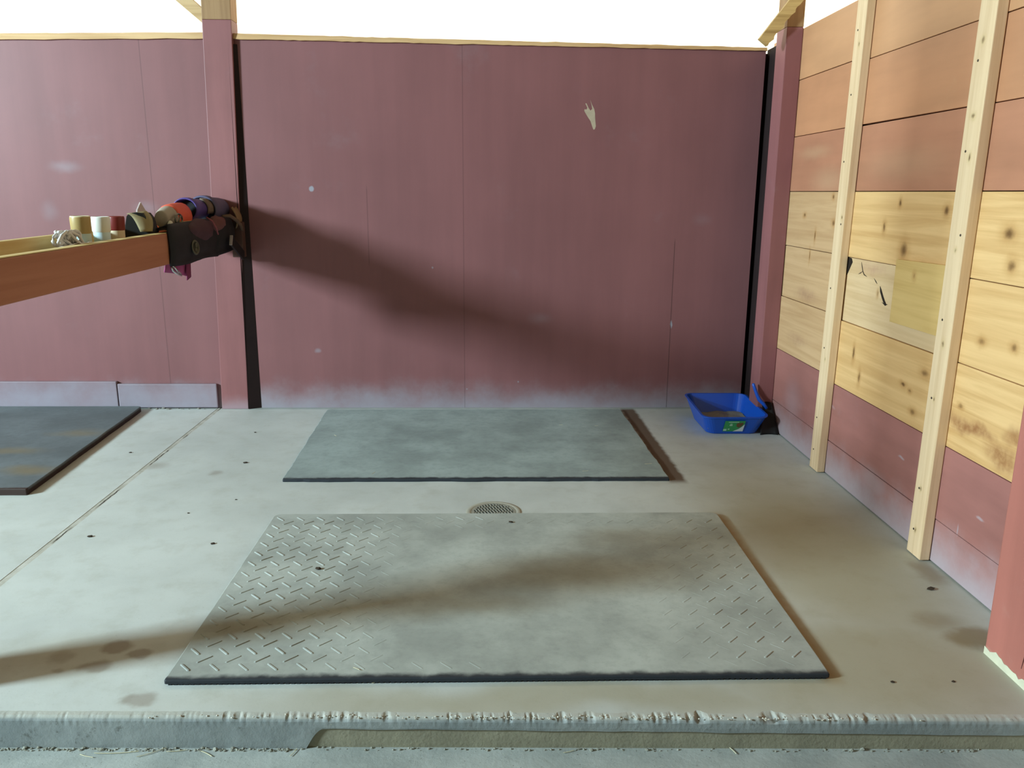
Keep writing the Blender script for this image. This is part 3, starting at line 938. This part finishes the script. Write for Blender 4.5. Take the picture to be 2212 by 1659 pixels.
# ------------------------------------------------------------------ rail with trough
root = empty('wooden_rail', (-1.57, 3.4, 1.0), 'stained wooden double rail running from the centre post past the left edge', 'rail')
m = MB()
def plank(x0, x1, ya, yb, zb, zt, sl, bev=.004):
    m.hexa([(x0, ya, zb), (x1, ya, zb), (x1, yb, zb + sl), (x0, yb, zb + sl), (x0, ya, zt), (x1, ya, zt), (x1, yb, zt + sl), (x0, yb, zt + sl)], bev)
plank(-1.530, -1.490, 2.016, 4.798, .948, 1.089, .026)
m.build('front_plank', [M_rail], root)
m = MB()
plank(-1.529, -1.491, 2.016, 4.798, 1.0895, 1.0925, .026, 0)  # thin strip, paler than the plank below it
m.build('front_plank_edge', M_railin, root)['label'] = 'pale top edge'
m = MB()
plank(-1.690, -1.656, 2.016, 4.798, .970, 1.120, .026)
m.build('rear_plank', M_railin, root)
m = MB()
plank(-1.655, -1.531, 2.016, 4.798, 1.045, 1.066, .026)
m.build('trough_floor', M_railin, root)
m = MB()
m.box(-1.489, -1.425, 4.735, 4.792, .925, 1.125, .004)
m.build('end_block', plain('end_block_wood', (84, 58, 50), .7, .2), root)['label'] = 'brown end block'
def railz(y):  # height of the trough floor
    return 1.0665 + .026 * (y - 2.016) / 2.782

# ------------------------------------------------------------------ things kept in the trough
def jar(x, y, label, c, band, r=.041, H=.098, rim=(226, 214, 178)):
    z = railz(y) + .001
    root = empty('jar', (x, y, z), label, 'jar', 'small jars on the rail')
    mm = MB()
    mm.lathe([(r * .86, 0), (r * .88, .003), (r * .9, H * .45)], (x, y, z), n=36, cap1=False)
    mm.build('base_band', plain('jar_band_' + label.split()[0], band, .4, .08, 12), root, smooth=True)['label'] = 'pale band at the base'
    mm = MB()
    mm.lathe([(r * .9, H * .45), (r * .97, H * .49), (r, H * .92), (r * .97, H * .97)], (x, y, z), n=36, cap0=False, cap1=False)
    mm.build('body', plain('jar_body_' + label.split()[0], c, .42, .14, 9), root, smooth=True)
    mm = MB()
    mm.lathe([(r * .97, H * .97), (r * .93, H * 1.0), (r * .86, H * 1.0), (r * .84, H * .985), (.001, H * .985)], (x, y, z), n=36, cap0=False)
    mm.build('lid', plain('jar_lid_' + label.split()[0], rim, .5, .08, 12), root, smooth=True)
jar(-1.590, 3.225, 'tan jar with pale base, nearest of the three jars on the rail', (176, 150, 96), (186, 204, 200), .037, .122)
jar(-1.592, 3.395, 'white jar between the tan and the dark red jar on the rail', (226, 226, 216), (196, 220, 230), .036, .113, (238, 238, 232))
jar(-1.607, 3.565, 'dark red jar partly behind the white jar on the rail', (120, 44, 40), (206, 190, 160), .035, .108, (130, 56, 50))

# bundle of white cord
m = MB()
rc = random.Random(3)
for kk in range(7):
    cy = 3.085 + rc.uniform(-.03, .03); cx = -1.58 + rc.uniform(-.02, .02)
    pts = []
    z0 = railz(cy)
    for i in range(20):
        a = i / 19 * 2 * math.pi * (1.2 + rc.random() * .2) + kk
        pts.append((cx + .020 * math.cos(a) * (.6 + .4 * math.sin(kk + a * .5)), cy + .040 * math.sin(a + .4 * kk), z0 + .046 + .026 * math.sin(a * 1.3 + kk)))
    m.tube(pts, .0058, 7)
tag(m.build('cord_bundle', plain('cord_white', (220, 216, 212), .7, .08, 40), smooth=True), 'crumpled bundle of white cord at the near end of the things on the rail', 'cord')
# sheet of paper/cloth under it
m = MB()
g = []
for i in range(12):
    row = []
    for j in range(8):
        y = 3.0 + i * .018; x = -1.640 + j * .0143
        row.append((x, y, railz(y) + .004 + .022 * (j / 7) + .006 * noise.noise(Vector((x * 30, y * 30, 0)))))
    g.append(row)
m.sheet(g)
tag(m.build('paper_scrap', plain('scrap_white', (224, 214, 202), .8, .06, 20), smooth=True, solid=.0015), 'crumpled white scrap lying under the white cord', 'paper')

# black and tan boot (wedge with flap)
y0 = 3.76
root = empty('horse_boot', (-1.58, y0, railz(y0)), 'black wedge-shaped boot with a tan strap flap, beside the dark red jar', 'boot', 'boots heaped on the rail')
z = railz(y0)
ya = 3.715
sil = [(-1.648, .001), (-1.640, .060), (-1.628, .104), (-1.612, .116), (-1.585, .120), (-1.560, .116), (-1.546, .095), (-1.537, .050), (-1.533, .032), (-1.545, .001)]
m = MB()
m.loft([[(lerp(-1.59, x, k), ya + dy + (0 if x < -1.59 else .02 * (x + 1.59) / .05), z + q_ * (.93 + .07 * k)) for x, q_ in sil] for k, dy in ((.93, 0), (1, .008), (1.0, .09), (.93, .098))])
m.build('boot_shell', plain('boot_black', (26, 25, 22), .6, .2, 30), root)
m = MB()
g = []
for i in range(10):
    t_ = i / 9
    a = Vector((-1.622, ya - .004, z + .114)).lerp(Vector((-1.572, ya + .004, z + .034)), t_)
    a.z += .020 * math.sin(t_ * math.pi)
    b = Vector((-1.556, ya + .05, z + .123)).lerp(Vector((-1.530, ya + .03, z + .036)), t_)
    b.x += .014 * math.sin(t_ * math.pi); b.z += .008 * math.sin(t_ * math.pi)
    g.append([a.lerp(b, k / 5) + Vector((0, -.010 * math.sin(math.pi * k / 5), 0)) for k in range(6)])
m.sheet(g)
m.build('flap', plain('flap_tan', (150, 136, 100), .7, .15, 25), root, smooth=True, solid=.005)['label'] = 'tan flap'
# white folded tip behind
m = MB()
zz = railz(3.9)
m.prism([(-1.655, 3.86, zz + .02), (-1.655, 4.01, zz + .02), (-1.655, 3.99, zz + .115), (-1.655, 3.935, zz + .160), (-1.655, 3.89, zz + .125)], (.006, 0, 0))
tag(m.build('folded_cloth', plain('cloth_greywhite', (196, 180, 178), .85, .1, 30)), 'small pale cloth corner sticking up behind the black boot', 'cloth')

# orange round-topped boot with grey end and ring
yc = 4.12
zc = railz(yc)
root = empty('horse_boot', (-1.575, yc, zc), 'orange round-topped boot with grey end, between black boot and purple boot', 'boot', 'boots heaped on the rail')
m = MB()
def dome(yA, yB, r0_, r1_, zoff, n=8, k=18):
    rings = []
    for i in range(n):
        t_ = i / (n - 1)
        r_ = lerp(r0_, r1_, math.sin(t_ * math.pi / 2))
        y = lerp(yA, yB, t_)
        rings.append([(-1.585 + .85 * r_ * math.cos(a), y, zc + zoff + r_ * math.sin(a)) for a in [2 * math.pi * q / k for q in range(k)]])
    m.loft(rings)
dome(4.085, 4.25, .062, .070, .083)
m.build('boot_shell', plain('boot_orange', (222, 98, 74), .6, .1, 20), root, smooth=True)
m = MB()
dome(3.99, 4.084, .035, .061, .078)
m.build('boot_end', plain('boot_end_grey', (172, 160, 146), .75, .12, 24), root, smooth=True)['label'] = 'grey end of the boot'
m = MB()
pts = [(-1.520 + .006 * math.cos(a), 4.045 + .030 * math.cos(a), zc + .075 + .026 * math.sin(a)) for a in [2 * math.pi * q / 20 for q in range(21)]]
m.tube(pts, .0045, 8)
m.tube([(-1.517, 4.02, zc + .055), (-1.512, 4.045, zc + .085), (-1.518, 4.065, zc + .098)], .004, 6)
m.build('ring', plain('ring_steel', (120, 118, 110), .3, .1, metal=.8), root, smooth=True)['label'] = 'metal ring'
# white tag
m = MB()
m.blob((-1.545, 4.00, railz(4.) + .052), (.012, .022, .022), 4, .25, 2)
tag(m.build('plastic_cap', plain('cap_offwhite', (226, 216, 198), .5, .05), smooth=True), 'small off-white plastic cap in front of the orange boot', 'cap')
# metal bracket/buckle
root = empty('steel_clip', (-1.51, 4.14, 1.12), 'open pale metal clip on the rail edge below the orange boot', 'clip')
m = MB()
zt = 1.0945 + .026 * (4.14 - 2.016) / 2.782
m.box(-1.530, -1.486, 4.06, 4.40, zt + .030, zt + .036, .001)
m.build('clip_top', plain('clip_gold', (206, 186, 120), .4, .1, metal=.3), root)
m = MB()
m.box(-1.492, -1.486, 4.20, 4.215, zt + .001, zt + .030, .001)
m.build('clip_leg', plain('clip_steel', (190, 188, 184), .35, .1, metal=.5), root)

# purple boot, lying tube with dark open end
def tube_boot(cx, y0, y1, r, zc, label, col, collar, tail, name='horse_boot', flat=.9, sag=0.0):
    root = empty(name, (cx, (y0 + y1) / 2, zc - r), label, 'boot', 'boots heaped on the rail')
    mm = MB()
    k = 26
    def ring(y, rr): return [(cx + rr * math.cos(a), y + .06 * rr * math.sin(a), zc + sag * (y - y0) + rr * flat * math.sin(a)) for a in [2 * math.pi * q / k for q in range(k)]]
    mm.loft([ring(y0 + .05, r * .72), ring(y0, r * .86), ring(y0 - .002, r * .95), ring(y0 + .012, r), ring(lerp(y0, y1, .22), r * 1.0), ring(lerp(y0, y1, .30), r * .88), ring(lerp(y0, y1, .8), r * .84), ring(y1, r * .80)], cap0=False)
    mm.build('boot_shell', col, root, smooth=True)
    mm = MB()
    mm.loft([ring(y0 + .03, r * .70), ring(y0 + .035, r * .01)], cap0=False)
    mm.build('opening', collar, root)['label'] = 'dark open end'
    if tail:
        mm = MB()
        g = []
        for i in range(7):
            row = []
            for j in range(5):
                a = lerp(R(70), R(-25), i / 6)
                row.append((cx + r * .93 * math.cos(a), lerp(lerp(y0, y1, .70), y1 + .04, j / 4), zc + sag * (y1 - y0) * .8 + r * flat * .93 * math.sin(a)))
            g.append(row)
        mm.sheet(g)
        mm.build('strap', tail, root, smooth=True, solid=.006)['label'] = 'grey-brown strap'
    return root
M_purple = plain('boot_purple', (84, 68, 134), .45, .12, 12)
M_blk = plain('boot_black_inside', (18, 16, 18), .8, .2)
M_greybrown = plain('strap_greybrown', (120, 104, 90), .8, .15, 20)
tube_boot(-1.570, 4.27, 4.51, .068, railz(4.3) + .115, 'purple tubular boot with a black open end, lying beside the orange boot', M_purple, M_blk, M_greybrown)
M_greypur = plain('boot_greypurple', (92, 88, 116), .6, .14, 12)
r2 = tube_boot(-1.568, 4.515, 4.785, .082, railz(4.6) + .105, 'dull grey-purple boot at the post end of the rail', M_greypur, M_blk, None, flat=.95)
m = MB()
g = []
for i in range(8):
    row = []
    for j in range(5):
        t_ = i / 7
        row.append((-1.468 + .020 * math.sin(t_ * 3) + .01 * t_, lerp(4.70, 4.79, j / 4) + .02 * t_, 1.205 - .115 * t_ + .006 * math.sin(j * 2.1)))
    g.append(row)
m.sheet(g)
m.build('strap', plain('strap_tan', (146, 118, 88), .8, .12, 22), r2, smooth=True, solid=.006)['label'] = 'tan strap end'

# black boots hanging over the front of the rail
root = empty('black_boot', (-1.47, 4.15, 1.0), 'black neoprene boot draped over the front of the rail with a round badge', 'boot', 'boots hanging from the rail')
m = MB()
def drape(ya, yb, ztop, zbot, x, n=14, k=16, bulge=.03, seed=0, cut=None):
    g = [[(-1.560, lerp(ya, yb, j / (k - 1)), 1.0945 + .026 * (lerp(ya, yb, j / (k - 1)) - 2.016) / 2.782 + .005) for j in range(k)]]
    for i in range(n):
        t_ = i / (n - 1)
        row = []
        for j in range(k):
            s = j / (k - 1)
            y = lerp(ya, yb, s)
            zb = zbot(s) if callable(zbot) else zbot
            zt_ = ztop(s) if callable(ztop) else ztop
            z_ = lerp(zt_, zb, t_)
            xx = x + bulge * (math.sin(math.pi * min(1, t_ * 1.1)) ** .7 if t_ < .92 else .35) * (math.sin(math.pi * s) ** .35 if 0 < s < 1 else 0) + .006 * noise.noise(Vector((y * 14, z_ * 14, seed)))
            row.append((xx, y, z_))
        g.append(row)
    return m.sheet(g)
drape(3.805, 4.46, lambda s: 1.145 + .01 * s, lambda s: .955 - .005 * math.sin(s * 7) + .0 * s, -1.484, bulge=.030, seed=1)
m.build('boot_panel', plain('neoprene_black', (32, 30, 32), .72, .25, 26), root, smooth=True, solid=.007)
m = MB()
c = Vector((-1.4465, 4.035, 1.028))
m.lathe([(.001, 0), (.026, 0), (.026, .003), (.034, .003), (.037, 0)], c, (1, -.15, .08), 28, cap0=False)
m.lathe([(.001, .0035), (.010, .0035), (.012, .001)], c + Vector((0, .008, .010)), (1, -.15, .08), 14, cap0=False)
m.lathe([(.001, .0035), (.010, .0035), (.012, .001)], c + Vector((0, .006, -.014)), (1, -.15, .08), 14, cap0=False)
m.build('badge', plain('badge_olive', (84, 82, 64), .5, .2, 60), root, smooth=True)['label'] = 'round olive badge'
root = empty('maroon_boot', (-1.46, 4.2, 1.13), 'rounded maroon boot lying over the black boot on the rail front', 'boot', 'boots hanging from the rail')
m = MB()
m.blob((-1.472, 4.19, 1.100), (.036, .185, .060), 2, .25, 3)
m.build('boot_shell', plain('neoprene_maroon', (74, 48, 55), .75, .15, 18), root, smooth=True)
m = MB()
m.tube([(-1.462, 4.27, 1.165), (-1.440, 4.29, 1.145), (-1.434, 4.32, 1.11), (-1.438, 4.355, 1.075)], .0045, 7)
m.build('binding', plain('binding_pink', (140, 74, 78), .7), root, smooth=True)['label'] = 'pinkish binding'
m = MB()
m.blob((-1.472, 4.44, 1.128), (.034, .105, .042), 6, .3, 3)
m.build('fastening', plain('neoprene_rose', (108, 70, 68), .75, .15, 18), root, smooth=True)['label'] = 'rosy rounded tab'
root = empty('black_boot', (-1.45, 4.6, 1.0), 'black boot hanging at the post end of the rail with a stiff strap sticking out', 'boot', 'boots hanging from the rail')
m = MB()
drape(4.40, 4.725, lambda s: 1.165 - .02 * s, lambda s: .955 + .02 * s, -1.480, bulge=.035, seed=5)
m.build('boot_panel', plain('neoprene_black_two', (30, 29, 31), .72, .25, 26), root, smooth=True, solid=.007)
m = MB()
Ms = Matrix.Translation((-1.42, 4.56, 1.010)) @ Matrix.Rotation(R(24), 4, 'X')
m.box(-.006, .006, -.055, .170, -.027, .027, .003, Ms.copy() @ Matrix.Rotation(R(-50), 4, 'X'))
m.build('strap', plain('strap_black', (22, 21, 22), .6, .2), root)['label'] = 'stiff black strap'
m = MB()
m.box(-.0075, .0075, -.062, -.054, -.028, .028, .001, Ms.copy() @ Matrix.Rotation(R(-50), 4, 'X'))
m.build('strap_end', plain('strap_end_pale', (170, 156, 150), .6, .1), root)['label'] = 'pale strap end'
m = MB()
m.tube([(-1.455, 4.50, 1.165), (-1.43, 4.55, 1.165), (-1.418, 4.62, 1.14), (-1.42, 4.70, 1.11), (-1.43, 4.76, 1.07)], [.006, .010, .011, .010, .008], 8)
m.build('binding', plain('binding_brown', (104, 82, 66), .8, .15, 30), root, smooth=True)['label'] = 'brown rolled binding'

# magenta strap with buckle hanging under the rail
root = empty('nylon_strap', (-1.57, 4.05, .95), 'magenta strap with a silver buckle hanging below the rail', 'strap')
m = MB()
g = []
for i in range(8):
    t_ = i / 7
    row = []
    for j in range(4):
        s = j / 3
        row.append((-1.560 + .01 * math.sin(t_ * 4), lerp(3.93, 4.13, s) + .10 * t_ * (s ** .5), lerp(1.062, lerp(.915, .865, s), t_)))
    g.append(row)
m.sheet(g)
m.build('webbing', plain('webbing_magenta', (176, 84, 132), .7, .15, 30), root, smooth=True, solid=.004)
m = MB()
g = []
for i in range(7):
    t_ = i / 6
    row = []
    for j in range(3):
        s = j / 2
        row.append((-1.548, lerp(4.17, 4.225, s) - .015 * t_ + .005, lerp(.985, .853 + .012 * s, t_)))
    g.append(row)
m.sheet(g)
m.build('strap_end', plain('webbing_plum', (132, 54, 92), .7, .15, 30), root, smooth=True, solid=.005)['label'] = 'plum strap end'
m = MB()
m.tube([(-1.552, 3.99, .945), (-1.545, 4.02, .922), (-1.543, 4.07, .895), (-1.546, 4.085, .885), (-1.548, 4.045, .895), (-1.552, 4.00, .915), (-1.554, 3.985, .935)], .0052, 8)
m.tube([(-1.545, 4.00, .935), (-1.540, 4.035, .905)], .0045, 7)
m.build('buckle', plain('buckle_silver', (214, 218, 218), .25, .05, metal=.85), root, smooth=True)['label'] = 'silver buckle'

# ------------------------------------------------------------------ light
w = bpy.data.worlds.new('sky')
SC.world = w
w.use_nodes = True
bg = w.node_tree.nodes['Background']
bg.inputs[0].default_value = (1.0, .93, .70, 1)
bg.inputs[1].default_value = 1.95
ld = bpy.data.lights.new('window_daylight', 'AREA')
ld.shape = 'RECTANGLE'
ld.size = .95
ld.size_y = 1.15
ld.energy = 1080
ld.color = (.68, .91, 1.0)
lo = bpy.data.objects.new('window_daylight', ld)
pos = Vector((-7.5, .0, 3.02))
lo.location = pos
lo.rotation_euler = (Vector((0.0, 3.3, .4)) - pos).to_track_quat('-Z', 'Y').to_euler()
COL.objects.link(lo)

vs = SC.view_settings
vs.view_transform = 'Standard'
vs.look = 'None'
vs.exposure = 0.14
vs.gamma = 1.0
vs.use_curve_mapping = False
SC.cycles.use_denoising = True
SC.cycles.max_bounces = 8
